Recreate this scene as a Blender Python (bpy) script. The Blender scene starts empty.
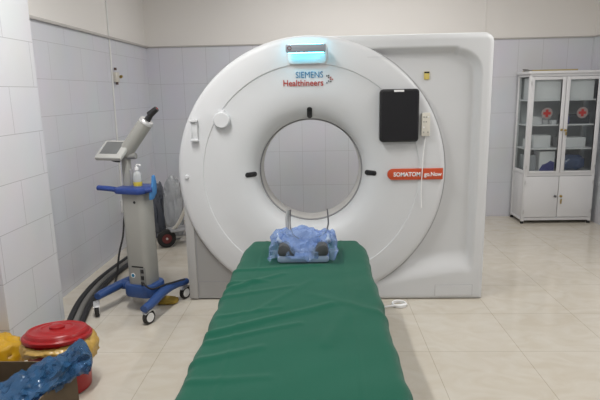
import bpy, bmesh, math, random
from mathutils import Vector, Matrix, noise
R = math.radians
PI = math.pi
scene = bpy.context.scene
col = scene.collection
random.seed(4)

# ------------------------------------------------------------------ materials
def nd(nt, t, **kw):
    n = nt.nodes.new(t)
    for k, v in kw.items():
        setattr(n, k, v)
    return n

def mat(name, color, rough=0.5, metal=0.0, spec=0.5, bump=0.0, bscale=40, var=0.0, vscale=6, coat=0.0, sheen=0.0):
    m = bpy.data.materials.new(name); m.use_nodes = True
    nt = m.node_tree; b = nt.nodes['Principled BSDF']
    b.inputs['Base Color'].default_value = (*color, 1)
    b.inputs['Roughness'].default_value = rough
    b.inputs['Metallic'].default_value = metal
    b.inputs['Specular IOR Level'].default_value = spec
    b.inputs['Coat Weight'].default_value = coat
    b.inputs['Sheen Weight'].default_value = sheen
    tc = nd(nt, 'ShaderNodeTexCoord')
    nz = nd(nt, 'ShaderNodeTexNoise'); nz.inputs['Scale'].default_value = vscale; nz.inputs['Detail'].default_value = 4
    nt.links.new(tc.outputs['Object'], nz.inputs['Vector'])
    mx = nd(nt, 'ShaderNodeMix', data_type='RGBA')
    mx.inputs[6].default_value = (*[c * (1 - max(var, .02)) for c in color], 1)
    mx.inputs[7].default_value = (*[min(1, c * (1 + max(var, .02))) for c in color], 1)
    nt.links.new(nz.outputs['Fac'], mx.inputs[0])
    nt.links.new(mx.outputs[2], b.inputs['Base Color'])
    if bump:
        n2 = nd(nt, 'ShaderNodeTexNoise'); n2.inputs['Scale'].default_value = bscale; n2.inputs['Detail'].default_value = 3
        nt.links.new(tc.outputs['Object'], n2.inputs['Vector'])
        bp = nd(nt, 'ShaderNodeBump'); bp.inputs['Strength'].default_value = bump; bp.inputs['Distance'].default_value = .01
        nt.links.new(n2.outputs['Fac'], bp.inputs['Height'])
        nt.links.new(bp.outputs['Normal'], b.inputs['Normal'])
    return m

def emis(name, color, strength):
    m = bpy.data.materials.new(name); m.use_nodes = True
    b = m.node_tree.nodes['Principled BSDF']
    b.inputs['Base Color'].default_value = (*color, 1)
    b.inputs['Emission Color'].default_value = (*color, 1)
    b.inputs['Emission Strength'].default_value = strength
    return m

def plastic_film(name, color, alpha, rough=0.2, bump=0.6, bscale=18):
    m = mat(name, color, rough, 0, .8, bump, bscale, .25, 9)
    nt = m.node_tree; b = nt.nodes['Principled BSDF']
    out = nt.nodes['Material Output']
    tr = nd(nt, 'ShaderNodeBsdfTransparent')
    tr.inputs['Color'].default_value = (*[.35 + .65 * c for c in color], 1)
    mx = nd(nt, 'ShaderNodeMixShader'); mx.inputs[0].default_value = alpha
    nt.links.new(tr.outputs[0], mx.inputs[1]); nt.links.new(b.outputs[0], mx.inputs[2])
    nt.links.new(mx.outputs[0], out.inputs['Surface'])
    return m

def glass(name, tint, alpha):
    m = bpy.data.materials.new(name); m.use_nodes = True
    nt = m.node_tree; out = nt.nodes['Material Output']
    nt.nodes.remove(nt.nodes['Principled BSDF'])
    tr = nd(nt, 'ShaderNodeBsdfTransparent'); tr.inputs['Color'].default_value = (*tint, 1)
    gl = nd(nt, 'ShaderNodeBsdfGlossy'); gl.inputs['Roughness'].default_value = .03
    mx = nd(nt, 'ShaderNodeMixShader'); mx.inputs[0].default_value = alpha
    nt.links.new(tr.outputs[0], mx.inputs[1]); nt.links.new(gl.outputs[0], mx.inputs[2])
    nt.links.new(mx.outputs[0], out.inputs['Surface'])
    return m

def tile_mat(name, axis, w, h, off, z0, h0, c1, c2, grout, split=2.17, paint=(.80, .775, .745), rough=.35):
    """Glazed wall tiles up to `split`, plaster above; axis = horizontal world axis."""
    m = bpy.data.materials.new(name); m.use_nodes = True
    nt = m.node_tree; b = nt.nodes['Principled BSDF']
    g = nd(nt, 'ShaderNodeNewGeometry'); sp = nd(nt, 'ShaderNodeSeparateXYZ')
    nt.links.new(g.outputs['Position'], sp.inputs[0])
    a1 = nd(nt, 'ShaderNodeMath', operation='ADD'); a1.inputs[1].default_value = -h0 + 40 * w
    a2 = nd(nt, 'ShaderNodeMath', operation='ADD'); a2.inputs[1].default_value = -z0 + 40 * h
    nt.links.new(sp.outputs[axis], a1.inputs[0]); nt.links.new(sp.outputs[2], a2.inputs[0])
    cb = nd(nt, 'ShaderNodeCombineXYZ')
    nt.links.new(a1.outputs[0], cb.inputs[0]); nt.links.new(a2.outputs[0], cb.inputs[1])
    br = nd(nt, 'ShaderNodeTexBrick'); br.offset = off; br.squash = 1
    br.inputs['Scale'].default_value = 1; br.inputs['Brick Width'].default_value = w; br.inputs['Row Height'].default_value = h
    br.inputs['Mortar Size'].default_value = .0022; br.inputs['Mortar Smooth'].default_value = .3
    br.inputs['Color1'].default_value = (*c1, 1); br.inputs['Color2'].default_value = (*c2, 1); br.inputs['Mortar'].default_value = (*grout, 1)
    nt.links.new(cb.outputs[0], br.inputs['Vector'])
    nz = nd(nt, 'ShaderNodeTexNoise'); nz.inputs['Scale'].default_value = 2.2; nz.inputs['Detail'].default_value = 5
    nt.links.new(g.outputs['Position'], nz.inputs['Vector'])
    mu = nd(nt, 'ShaderNodeMix', data_type='RGBA', blend_type='MULTIPLY'); mu.inputs[0].default_value = .12
    nt.links.new(br.outputs['Color'], mu.inputs[6]); nt.links.new(nz.outputs['Color'], mu.inputs[7])
    gt = nd(nt, 'ShaderNodeMath', operation='GREATER_THAN'); gt.inputs[1].default_value = split
    nt.links.new(sp.outputs[2], gt.inputs[0])
    mx = nd(nt, 'ShaderNodeMix', data_type='RGBA'); mx.inputs[7].default_value = (*paint, 1)
    nt.links.new(gt.outputs[0], mx.inputs[0]); nt.links.new(mu.outputs[2], mx.inputs[6])
    nt.links.new(mx.outputs[2], b.inputs['Base Color'])
    ro = nd(nt, 'ShaderNodeMath', operation='MULTIPLY_ADD'); ro.inputs[1].default_value = .5; ro.inputs[2].default_value = rough
    nt.links.new(gt.outputs[0], ro.inputs[0]); nt.links.new(ro.outputs[0], b.inputs['Roughness'])
    b.inputs['Specular IOR Level'].default_value = .4
    return m

def floor_mat():
    m = bpy.data.materials.new('polished_floor_tile'); m.use_nodes = True
    nt = m.node_tree; b = nt.nodes['Principled BSDF']
    g = nd(nt, 'ShaderNodeNewGeometry')
    ad = nd(nt, 'ShaderNodeVectorMath', operation='ADD'); ad.inputs[1].default_value = (-.67 + 40 * .565, -3.04 + 40 * .565, 0)
    nt.links.new(g.outputs['Position'], ad.inputs[0])
    br = nd(nt, 'ShaderNodeTexBrick'); br.offset = 0
    for k, v in (('Scale', 1), ('Brick Width', .565), ('Row Height', .565), ('Mortar Size', .0022), ('Mortar Smooth', .2)):
        br.inputs[k].default_value = v
    br.inputs['Color1'].default_value = (.61, .57, .50, 1); br.inputs['Color2'].default_value = (.595, .555, .485, 1)
    br.inputs['Mortar'].default_value = (.43, .385, .31, 1)
    nt.links.new(ad.outputs[0], br.inputs['Vector'])
    nz = nd(nt, 'ShaderNodeTexNoise'); nz.inputs['Scale'].default_value = 5; nz.inputs['Detail'].default_value = 8; nz.inputs['Distortion'].default_value = 1.4
    mp = nd(nt, 'ShaderNodeMapping'); mp.inputs['Scale'].default_value = (.9, 1.3, 1); mp.inputs['Rotation'].default_value = (0, 0, .35)
    nt.links.new(g.outputs['Position'], mp.inputs[0]); nt.links.new(mp.outputs[0], nz.inputs['Vector'])
    cr = nd(nt, 'ShaderNodeValToRGB')
    cr.color_ramp.elements[0].position = .32; cr.color_ramp.elements[0].color = (.93, .89, .83, 1)
    cr.color_ramp.elements[1].position = .68; cr.color_ramp.elements[1].color = (1.04, 1.04, 1.04, 1)
    nt.links.new(nz.outputs['Fac'], cr.inputs[0])
    mu = nd(nt, 'ShaderNodeMix', data_type='RGBA', blend_type='MULTIPLY'); mu.inputs[0].default_value = .75
    nt.links.new(br.outputs['Color'], mu.inputs[6]); nt.links.new(cr.outputs[0], mu.inputs[7])
    nt.links.new(mu.outputs[2], b.inputs['Base Color'])
    b.inputs['Roughness'].default_value = .13; b.inputs['Specular IOR Level'].default_value = .55
    return m

M = dict(
    white=mat('gantry_white_plastic', (.66, .67, .685), .42, 0, .35, var=.01),
    white2=mat('gantry_side_plastic', (.64, .648, .658), .45, 0, .35, var=.01),
    boregrey=mat('bore_liner', (.55, .54, .52), .35, 0, .5),
    greybody=mat('gantry_grey_panel', (.33, .325, .32), .5),
    seam=mat('seam_shadow_gap', (.30, .30, .31), .7),
    dark=mat('dark_plinth', (.03, .03, .03), .6),
    black=mat('black_glass', (.006, .006, .008), .3, 0, .5),
    blackpl=mat('black_plastic', (.015, .015, .017), .4),
    bar=mat('display_bar_grey', (.26, .29, .33), .45),
    cyan=emis('cyan_light_strip', (.10, .78, 1.0), 15),
    orange=mat('badge_orange', (.55, .075, .022), .4),
    ink_w=mat('print_white', (.85, .85, .85), .5),
    ink_blue=mat('print_blue', (.01, .19, .36), .5),
    ink_red=mat('print_red', (.45, .045, .03), .5),
    beige=mat('remote_beige', (.66, .63, .56), .45),
    yellow=mat('sticker_yellow', (.62, .50, .14), .5),
    green=mat('green_cloth', (.005, .092, .056), .85, 0, .15, .25, 420, .10, 2.5, sheen=.15),
    bluebag=plastic_film('blue_bag_film', (.055, .18, .38), .46, .12, .3, 40),
    paleblue=plastic_film('pale_blue_bag_film', (.40, .55, .88), .32, .10, .35, 60),
    pad=mat('grey_foam_pad', (.07, .075, .08), .8),
    shell=mat('holder_shell', (.30, .38, .52), .5),
    steel=mat('strap_steel', (.18, .18, .19), .35, .7),
    cartgrey=mat('cart_grey_enamel', (.33, .328, .305), .45),
    cartblue=mat('cart_blue_plastic', (.022, .055, .24), .42),
    cartblue2=mat('cart_base_blue', (.024, .066, .21), .42),
    lightblue=mat('light_blue_plastic', (.05, .20, .46), .45),
    silver=mat('brushed_silver', (.62, .62, .62), .35, .6),
    rubber=mat('black_rubber', (.018, .017, .017), .7),
    screen=mat('grey_screen', (.15, .155, .155), .35),
    clear=plastic_film('clear_bottle_plastic', (.80, .84, .84), .45, .15, .1),
    ylabel=mat('bottle_label_yellow', (.60, .47, .06), .5),
    red=mat('red_bin_plastic', (.33, .006, .008), .32, 0, .5),
    ybag=plastic_film('yellow_bag_film', (.66, .42, .10), .80, .3, .6, 25),
    ybag2=plastic_film('yellow_waste_bag', (.60, .34, .01), .95, .3, .6, 25),
    card=mat('cardboard', (.13, .09, .052), .85, var=.10, vscale=12),
    card2=mat('brown_carton', (.26, .15, .075), .85, var=.1),
    cabwhite=mat('cabinet_white_enamel', (.72, .72, .73), .4),
    cabin=mat('cabinet_inside_grey', (.42, .435, .435), .6),
    glass=glass('cabinet_glass', (.90, .92, .92), .05),
    cross=mat('red_cross_print', (.34, .03, .028), .5),
    discp=mat('emblem_disc', (.25, .21, .205), .5),
    boxw=mat('white_carton', (.80, .80, .81), .6),
    boxb=mat('blue_print', (.03, .035, .22), .5),
    darkbox=mat('dark_instrument_case', (.03, .035, .045), .5),
    navy=plastic_film('navy_bag_film', (.04, .08, .20), .85),
    brass=mat('brass', (.45, .32, .10), .35, .8),
    pipe=mat('wall_conduit_white', (.72, .72, .71), .5),
    hose=mat('black_hose', (.016, .016, .018), .55),
    hose2=mat('grey_hose', (.17, .165, .155), .55),
    clearbag=plastic_film('clear_bag_film', (.58, .60, .62), .60, .2, .8, 30),
    darkbag=plastic_film('dark_bag_film', (.085, .095, .12), .95, .35),
    rim=mat('wheel_rim_red', (.16, .03, .03), .5),
    yrag=mat('yellow_rag', (.30, .20, .03), .9, var=.2),
    trim=mat('trim_plaster', (.50, .48, .46), .6),
    ceil=mat('ceiling_paint', (.75, .74, .72), .9),
    paint=mat('wall_paint', (.80, .775, .745), .85),
)
TW = ((.69, .70, .75), (.675, .685, .735), (.50, .50, .53))
M['tl'] = tile_mat('wall_tile_side', 1, .57, .2833, .5, .89, 4.18, *TW)
M['tb'] = tile_mat('wall_tile_back', 0, .29, .43, 0, .87, -1.95, *TW)
M['tr'] = tile_mat('wall_tile_right', 1, .29, .43, 0, .87, 6.6, *TW)
M['tf'] = tile_mat('wall_tile_rear', 0, .29, .43, 0, .87, 0, *TW)
M['tc'] = tile_mat('column_tile', 1, .58, .29, .5, .80, 2.93, (.71, .715, .75), (.70, .705, .735), (.44, .44, .46), split=9)
M['floor'] = floor_mat()

# ------------------------------------------------------------------ mesh builder
class MB:
    def __init__(s):
        s.bm = bmesh.new()
    def box(s, c, d, bev=0, seg=2, rot=None):
        """box centred at c with size d, optional bevel and rotation matrix"""
        t = bmesh.new(); bmesh.ops.create_cube(t, size=1)
        bmesh.ops.scale(t, vec=d, verts=t.verts)
        if bev:
            bmesh.ops.bevel(t, geom=t.edges[:], offset=bev, segments=seg, profile=.5, affect='EDGES')
        if rot is not None:
            bmesh.ops.transform(t, matrix=rot.to_4x4(), verts=t.verts)
        bmesh.ops.translate(t, vec=c, verts=t.verts)
        s.add(t); return s
    def bounds(s, x0, x1, y0, y1, z0, z1, bev=0, seg=2):
        return s.box(((x0 + x1) / 2, (y0 + y1) / 2, (z0 + z1) / 2), (abs(x1 - x0), abs(y1 - y0), abs(z1 - z0)), bev, seg)
    def add(s, t):
        me = bpy.data.meshes.new('tmp'); t.to_mesh(me); s.bm.from_mesh(me); bpy.data.meshes.remove(me); t.free()
    def lathe(s, prof, c=(0, 0, 0), axis='Z', n=48, a0=0, a1=2 * PI, close=True):
        """profile of (r, h) pairs swept round an axis through c"""
        full = abs(a1 - a0 - 2 * PI) < 1e-6
        rings = []
        for (r, h) in prof:
            ring = []
            if r < 1e-6:
                ring = [s.bm.verts.new(s._ax(0, 0, h, c, axis))]
            else:
                for i in range(n if full else n + 1):
                    a = a0 + (a1 - a0) * i / n
                    ring.append(s.bm.verts.new(s._ax(r * math.cos(a), r * math.sin(a), h, c, axis)))
            rings.append(ring)
        for A, B in zip(rings, rings[1:]):
            k = n
            for i in range(k):
                j = (i + 1) % len(A) if len(A) > 1 else 0
                jb = (i + 1) % len(B) if len(B) > 1 else 0
                if len(A) == 1 and len(B) == 1: continue
                try:
                    if len(A) == 1: s.bm.faces.new((A[0], B[i], B[jb]))
                    elif len(B) == 1: s.bm.faces.new((A[i], B[0], A[j]))
                    else: s.bm.faces.new((A[i], B[i], B[jb], A[j]))
                except ValueError: pass
        return s
    def _ax(s, u, v, h, c, axis):
        if axis == 'Z': p = (u, v, h)
        elif axis == 'Y': p = (u, h, v)
        elif axis == 'X': p = (h, u, v)
        else:
            q = axis @ Vector((u, v, h)); p = q
        return (p[0] + c[0], p[1] + c[1], p[2] + c[2])
    def cyl(s, p0, p1, r0, r1=None, n=24, bev=0):
        p0, p1 = Vector(p0), Vector(p1); r1 = r0 if r1 is None else r1
        L = (p1 - p0).length
        q = (p1 - p0).to_track_quat('Z', 'Y').to_matrix()
        if bev: pr = [(0, 0), (r0 - bev, 0), (r0, bev), (r1, L - bev), (r1 - bev, L), (0, L)]
        else: pr = [(0, 0), (r0, 0), (r1, L), (0, L)]
        return s.lathe(pr, p0, q, n)
    def tube(s, pts, r, n=10, smooth=True, caps=True, flat=1.0):
        P = [Vector(p) for p in pts]
        if smooth and len(P) > 2: P = spline(P)
        rings = []; up = Vector((0, 0, 1))
        prev = None
        for i, p in enumerate(P):
            t = (P[min(i + 1, len(P) - 1)] - P[max(i - 1, 0)]).normalized()
            if prev is None:
                ref = up if abs(t.z) < .9 else Vector((0, 1, 0))
                a = t.cross(ref).normalized()
            else:
                a = (prev - t * prev.dot(t)).normalized()
            prev = a; b = t.cross(a)
            rr = r(i / (len(P) - 1)) if callable(r) else r
            rings.append([s.bm.verts.new(p + a * rr * math.cos(2 * PI * k / n) + b * rr * flat * math.sin(2 * PI * k / n)) for k in range(n)])
        for A, B in zip(rings, rings[1:]):
            for k in range(n):
                s.bm.faces.new((A[k], A[(k + 1) % n], B[(k + 1) % n], B[k]))
        if caps:
            s.bm.faces.new(rings[0][::-1]); s.bm.faces.new(rings[-1])
        return s
    def prism(s, poly, axis, a, b, bev=0):
        """extrude a 2-D outline along an axis from a to b"""
        t = bmesh.new()
        def P(u, v, w):
            return {'X': (w, u, v), 'Y': (u, w, v), 'Z': (u, v, w)}[axis]
        A = [t.verts.new(P(u, v, a)) for u, v in poly]; B = [t.verts.new(P(u, v, b)) for u, v in poly]
        t.faces.new(A); t.faces.new(B[::-1])
        for i in range(len(A)):
            j = (i + 1) % len(A); t.faces.new((A[i], B[i], B[j], A[j]))
        bmesh.ops.recalc_face_normals(t, faces=t.faces)
        if bev:
            ed = [e for e in t.edges if len(e.link_faces) == 2 and e.calc_face_angle(0) > .6]
            bmesh.ops.bevel(t, geom=ed, offset=bev, segments=2, profile=.5, affect='EDGES')
        s.add(t); return s
    def grid(s, f, nu, nv, closeu=False):
        V = [[s.bm.verts.new(f(i / nu, j / nv)) for i in range(nu + (0 if closeu else 1))] for j in range(nv + 1)]
        for j in range(nv):
            for i in range(nu):
                k = (i + 1) % len(V[j])
                s.bm.faces.new((V[j][i], V[j][k], V[j + 1][k], V[j + 1][i]))
        return s
    def blob(s, c, rad, amp, freq, seed=0, sub=4, ridged=True, squash=None):
        t = bmesh.new(); bmesh.ops.create_icosphere(t, subdivisions=sub, radius=1)
        for v in t.verts:
            n0 = v.co.copy(); q = n0 * freq + Vector((seed * 7.3, seed * 3.1, seed))
            k = noise.noise(q) + .5 * noise.noise(q * 2.1)
            if ridged: k = k * .6 + (.45 - abs(noise.noise(q * 1.7 + Vector((3, 1, 2)))) * 1.6) * .6
            e = .75
            d = Vector([math.copysign(abs(a) ** e, a) for a in n0])
            v.co = Vector((d.x * rad[0], d.y * rad[1], d.z * rad[2])) * (1 + amp * k)
            if squash is not None and v.co.z < squash: v.co.z = squash + (v.co.z - squash) * .05
        bmesh.ops.translate(t, vec=c, verts=t.verts)
        s.add(t); return s
    def build(s, name, m, parent=None, root=None, smooth=True, ang=38, mod=None):
        bm = s.bm
        bmesh.ops.remove_doubles(bm, verts=bm.verts, dist=1e-5)
        bmesh.ops.recalc_face_normals(bm, faces=bm.faces)
        for f in bm.faces: f.smooth = smooth
        if smooth:
            for e in bm.edges:
                if len(e.link_faces) == 2 and e.calc_face_angle(0) > R(ang): e.smooth = False
        rt = root if root is not None else parent
        while rt is not None and rt.parent is not None: rt = rt.parent
        if rt is not None and not rt.get('localspace'):
            bmesh.ops.translate(bm, vec=-Vector(rt.location), verts=bm.verts)
        me = bpy.data.meshes.new(name); bm.to_mesh(me); bm.free()
        for mm in (m if isinstance(m, list) else [m]): me.materials.append(mm)
        o = bpy.data.objects.new(name, me); col.objects.link(o)
        if parent is not None: o.parent = parent
        if mod: mod(o)
        return o

def spline(P, k=8):
    out = []
    for i in range(len(P) - 1):
        p0 = P[max(i - 1, 0)]; p1 = P[i]; p2 = P[i + 1]; p3 = P[min(i + 2, len(P) - 1)]
        for j in range(k):
            t = j / k
            out.append(.5 * ((2 * p1) + (p2 - p0) * t + (2 * p0 - 5 * p1 + 4 * p2 - p3) * t * t + (3 * p1 - p0 - 3 * p2 + p3) * t ** 3))
    out.append(P[-1]); return out

def tag(o, label, cat, group=None):
    o['label'] = label; o['category'] = cat
    if group: o['group'] = group
    return o
def thing(name, label, cat, loc, rotz=None, group=None):
    o = bpy.data.objects.new(name, None); col.objects.link(o)
    o.location = loc; o.empty_display_size = .1
    if rotz is not None:
        o.rotation_euler = (0, 0, rotz); o['localspace'] = 1
    return tag(o, label, cat, group)
def single(o, label, cat, group=None):
    """a thing of one mesh: move its origin to its middle bottom"""
    me = o.data
    xs = [v.co for v in me.vertices]
    c = Vector(((min(v.x for v in xs) + max(v.x for v in xs)) / 2, (min(v.y for v in xs) + max(v.y for v in xs)) / 2, min(v.z for v in xs)))
    me.transform(Matrix.Translation(-c)); o.location = c
    return tag(o, label, cat, group)
def struct(o):
    o['kind'] = 'structure'; return o
def solid(th, off=0):
    def f(o):
        m = o.modifiers.new('thickness', 'SOLIDIFY'); m.thickness = th; m.offset = off
    return f
def text_mesh(body, size, m, parent, x, y, z, width=None, name='lettering', align='LEFT', bold=0.0, root=None):
    """writing standing on the plane y, facing the -y side; x,z = left/bottom"""
    cu = bpy.data.curves.new('t', 'FONT'); cu.body = body; cu.size = size; cu.extrude = .0012; cu.offset = bold
    cu.align_x = 'LEFT'; cu.resolution_u = 4
    o = bpy.data.objects.new('t', cu); col.objects.link(o)
    dg = bpy.context.evaluated_depsgraph_get(); dg.update()
    me = bpy.data.meshes.new_from_object(o.evaluated_get(dg))
    bpy.data.objects.remove(o)
    xs = [v.co.x for v in me.vertices]; x0 = min(xs); w = max(xs) - x0
    k = width / w if width else 1
    rt = parent
    while rt.parent is not None: rt = rt.parent
    L = Vector(rt.location)
    for v in me.vertices:
        v.co = Vector(((v.co.x - x0) * k + x, y - v.co.z, v.co.y + z)) - L
    me.materials.clear(); me.materials.append(m); me.name = name
    ob = bpy.data.objects.new(name, me); col.objects.link(ob); ob.parent = parent
    return ob
def sstep(a, b, x):
    t = max(0, min(1, (x - a) / (b - a))); return t * t * (3 - 2 * t)
def rrect(x0, x1, z0, z1, r, n=6):
    out = []
    for cx, cz, a in ((x1 - r, z1 - r, 0), (x0 + r, z1 - r, 90), (x0 + r, z0 + r, 180), (x1 - r, z0 + r, 270)):
        for i in range(n + 1):
            t = R(a + 90 * i / n); out.append((cx + r * math.cos(t), cz + r * math.sin(t)))
    return out

# ------------------------------------------------------------------ the room
XL, XR, YB, YF, ZC = -2.1, 3.28, 6.6, -2.6, 3.2
struct(MB().bounds(XL - .1, XR + .1, YF - .1, YB + .1, -.1, 0).build('floor', M['floor'], smooth=False))
struct(MB().bounds(XL - .1, XR + .1, YF - .1, YB + .1, ZC, ZC + .1).build('ceiling', M['ceil'], smooth=False))
struct(MB().bounds(XL - .1, XL, YF, YB, 0, ZC).build('wall_left', M['tl'], smooth=False))
struct(MB().bounds(XR, XR + .1, YF, YB, 0, ZC).build('wall_right', M['tr'], smooth=False))
struct(MB().bounds(XL - .1, XR + .1, YB, YB + .1, 0, ZC).build('wall_back', M['tb'], smooth=False))
struct(MB().bounds(XL - .1, XR + .1, YF - .1, YF, 0, ZC).build('wall_front', M['tf'], smooth=False))
# tiled pier standing out from the left wall
struct(MB().bounds(XL, -1.89, 2.90, 3.56, 0, ZC, .004).build('wall_left_pier', M['tc'], smooth=False))
# plaster bead on top of the tiles
struct(MB().bounds(XL, XL + .022, 3.56, YB, 2.165, 2.19, .006).build('trim_1', M['trim']))
struct(MB().bounds(XL + .022, XR - .012, YB - .012, YB, 2.168, 2.184, .004).build('trim_2', M['trim']))
struct(MB().bounds(XR - .012, XR, YF, YB, 2.168, 2.184, .004).build('trim_3', M['trim']))
struct(MB().bounds(1.99, 2.005, YB - .006, YB, 2.184, ZC, .002).build('trim_4', M['paint']))

# ------------------------------------------------------------------ CT scanner
CX, CZ = -.066, 1.002
ct = thing('ct_scanner', 'large white ring-shaped CT scanner standing behind the green couch', 'scanner', (0.1, 4.3, 0))
# front cover, a big proud disc with an inner step and a funnel down to the bore
prof = [(.94, 4.02), (.985, 4.0), (.995, 3.96), (.995, 3.905), (.992, 3.885), (.983, 3.870), (.970, 3.862), (.95, 3.858),
        (.88, 3.853), (.806, 3.850), (.800, 3.851), (.797, 3.8565), (.792, 3.8575), (.70, 3.858), (.64, 3.860), (.60, 3.8625), (.55, 3.869), (.50, 3.883),
        (.47, 3.900), (.442, 3.922), (.420, 3.953), (.407, 3.990), (.402, 4.03), (.400, 4.06)]
MB().lathe(prof, (CX, 0, CZ), 'Y', 128).build('front_cover', M['white'], ct, ang=50)
MB().lathe([(.400, 4.06), (.392, 4.058), (.390, 4.075), (.400, 4.08)], (CX, 0, CZ), 'Y', 96).build('bore_ring', M['seam'], ct)
MB().lathe([(.394, 4.07), (.388, 4.08), (.386, 4.26), (.41, 4.32), (.47, 4.44), (.60, 4.56), (.72, 4.66), (.76, 4.76)], (CX, 0, CZ), 'Y', 96).build('bore_liner', M['boregrey'], ct, ang=60)
# right-hand cover with its recess
x0, x1, z0, z1, RC = CX, 1.252, .008, 1.99, .07
def recess(x, z):
    d = sstep(1.172, 1.120, x) * sstep(1.90, 1.85, z) * sstep(.09 + .12 * max(0, min(1, (x - .35) / .7)), .33 + .10 * max(0, x - .5), z)
    cx_, cz_ = .985, 1.70                                     # rounded upper corner of the recess
    if x > cx_ and z > cz_:
        l = math.hypot(x - cx_, z - cz_); d = min(d, sstep(.187, .137, l))
    return d
def fy(x, z):
    y = 3.882 + .062 * recess(x, z) - .012 * sstep(1.1, .2, z) * 0
    return y
def right_cover(u, v):
    x = x0 + (x1 - x0) * u; z = z0 + (z1 - z0) * v
    ux, uz = x - (x1 - RC), z - (z1 - RC)
    if ux > 0 and uz > 0:
        m_, l_ = max(ux, uz), math.hypot(ux, uz); x = x1 - RC + ux * m_ / l_; z = z1 - RC + uz * m_ / l_
    e = min(x1 - x, z1 - z, z - z0 + .02)
    if ux > 0 and uz > 0: e = RC - math.hypot(x - (x1 - RC), z - (z1 - RC))
    rr = .045; e = max(0, min(rr, e))
    y = fy(x, z) + rr - math.sqrt(max(0, rr * rr - (rr - e) ** 2))
    return (x, y, z)
b = MB(); NU, NV = 100, 140
def mono(t, k=.35):                                         # denser rows near the edges
    return t + k * math.sin(2 * PI * t) / (2 * PI) * -1
b.grid(lambda u, v: right_cover(1 - (1 - u) ** 1.4, mono(v, .6)), NU, NV)
b.bm.verts.ensure_lookup_table()
V = lambda i, j: b.bm.verts[j * (NU + 1) + i]
loop = [V(i, 0) for i in range(NU + 1)] + [V(NU, j) for j in range(1, NV + 1)] + [V(i, NV) for i in range(NU - 1, -1, -1)]
back = [b.bm.verts.new((v.co.x if v.co.x < 1.2 else v.co.x - .012, 4.70, v.co.z)) for v in loop]
for i in range(len(loop) - 1):
    b.bm.faces.new((loop[i], loop[i + 1], back[i + 1], back[i]))
kill = [f for f in b.bm.faces if all(math.hypot(v.co.x - CX, v.co.z - CZ) < .93 for v in f.verts)]
bmesh.ops.delete(b.bm, geom=kill, context='FACES')
b.build('side_cover', M['white2'], ct, ang=50)
MB().lathe([(.995, 3.888), (1.000, 3.8895), (1.000, 3.897), (.993, 3.897)], (CX, 0, CZ), 'Y', 96, R(-64), R(62)).build('edge_seam', mat('edge_seam_grey', (.42, .42, .43), .6), ct)
# grey body behind the disc
poly = [(-1.035, 0.012), (.9, 0.012), (.9, 1.9)]
for i in range(0, 19):
    a = R(88 + i * 5); poly.append((CX + .975 * math.cos(a), CZ + .975 * math.sin(a)))
poly.append((-1.037, CZ - .02))
b = MB(); 
outer = poly
# body with the bore cut free: ring of quads between outline and bore
N = 96
def outl(a):
    d = Vector((math.cos(a), math.sin(a))); best = 9
    for i in range(len(outer)):
        p = Vector(outer[i]) - Vector((CX, CZ)); q = Vector(outer[(i + 1) % len(outer)]) - Vector((CX, CZ)); e = q - p
        den = d.x * e.y - d.y * e.x
        if abs(den) < 1e-9: continue
        t = (p.x * e.y - p.y * e.x) / den; s_ = (p.x * d.y - p.y * d.x) / den
        if t > 0 and -1e-6 <= s_ <= 1 + 1e-6: best = min(best, t)
    return d * best
corner = [math.atan2(p[1] - CZ, p[0] - CX) % (2 * PI) for p in outer]
angs = sorted(set([round(2 * PI * i / N, 5) for i in range(N)] + [round(a, 5) for a in corner]))
rows = {}
for nm, y in (('f', 3.985), ('k', 4.74)):
    rows[nm + 'o'] = [b.bm.verts.new((CX + outl(a).x, y, CZ + outl(a).y)) for a in angs]
    rad = .80
    rows[nm + 'i'] = [b.bm.verts.new((CX + rad * math.cos(a), y, CZ + rad * math.sin(a))) for a in angs]
n = len(angs)
for i in range(n):
    j = (i + 1) % n
    for A, B in (('fo', 'fi'), ('ko', 'ki'), ('fo', 'ko')):
        b.bm.faces.new((rows[A][i], rows[A][j], rows[B][j], rows[B][i]))
b.build('rear_body', M['greybody'], ct, ang=30)
gp = [(-1.037, .84), (-1.037, .012), (-.02, .012)] + [(CX + .93 * math.cos(R(a)), CZ + .93 * math.sin(R(a))) for a in range(268, 187, -5)]
MB().prism(gp, 'Y', 3.902, 3.99).build('grey_side_panel', M['greybody'], ct)
MB().bounds(-1.0395, -.972, 3.892, 3.910, .012, .80, .004).build('corner_post', mat('grey_post', (.43, .425, .42), .5), ct)
MB().bounds(-.968, -.961, 3.9005, 3.91, .012, .72).build('panel_seam', M['seam'], ct)
MB().bounds(-.961, -.35, 3.9005, 3.91, .148, .154).build('panel_seam', M['seam'], ct)
MB().bounds(-1.02, 1.20, 3.945, 4.72, 0, .03).build('plinth', M['dark'], ct)
# small service flap at lower right
b = MB(); q = rrect(.885, 1.165, .03, .115, .006)
fl = MB().prism(q, 'Y', 3.879, 3.90, 0).build('service_flap', M['white2'], ct)
for a in ((.880, .885, .03, .120), (1.165, 1.170, .03, .120), (.880, 1.170, .115, .120)):
    b.bounds(a[0], a[1], 3.8805, 3.89, a[2], a[3])
b.build('flap_gap', mat('flap_gap', (.50, .50, .51), .6), fl)
# horizontal cover seam running right from the inner step
MB().bounds(.06, .50, 3.8565, 3.8585, 1.832, 1.834).build('panel_seam', mat('faint_seam', (.50, .505, .52), .6), ct)
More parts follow.
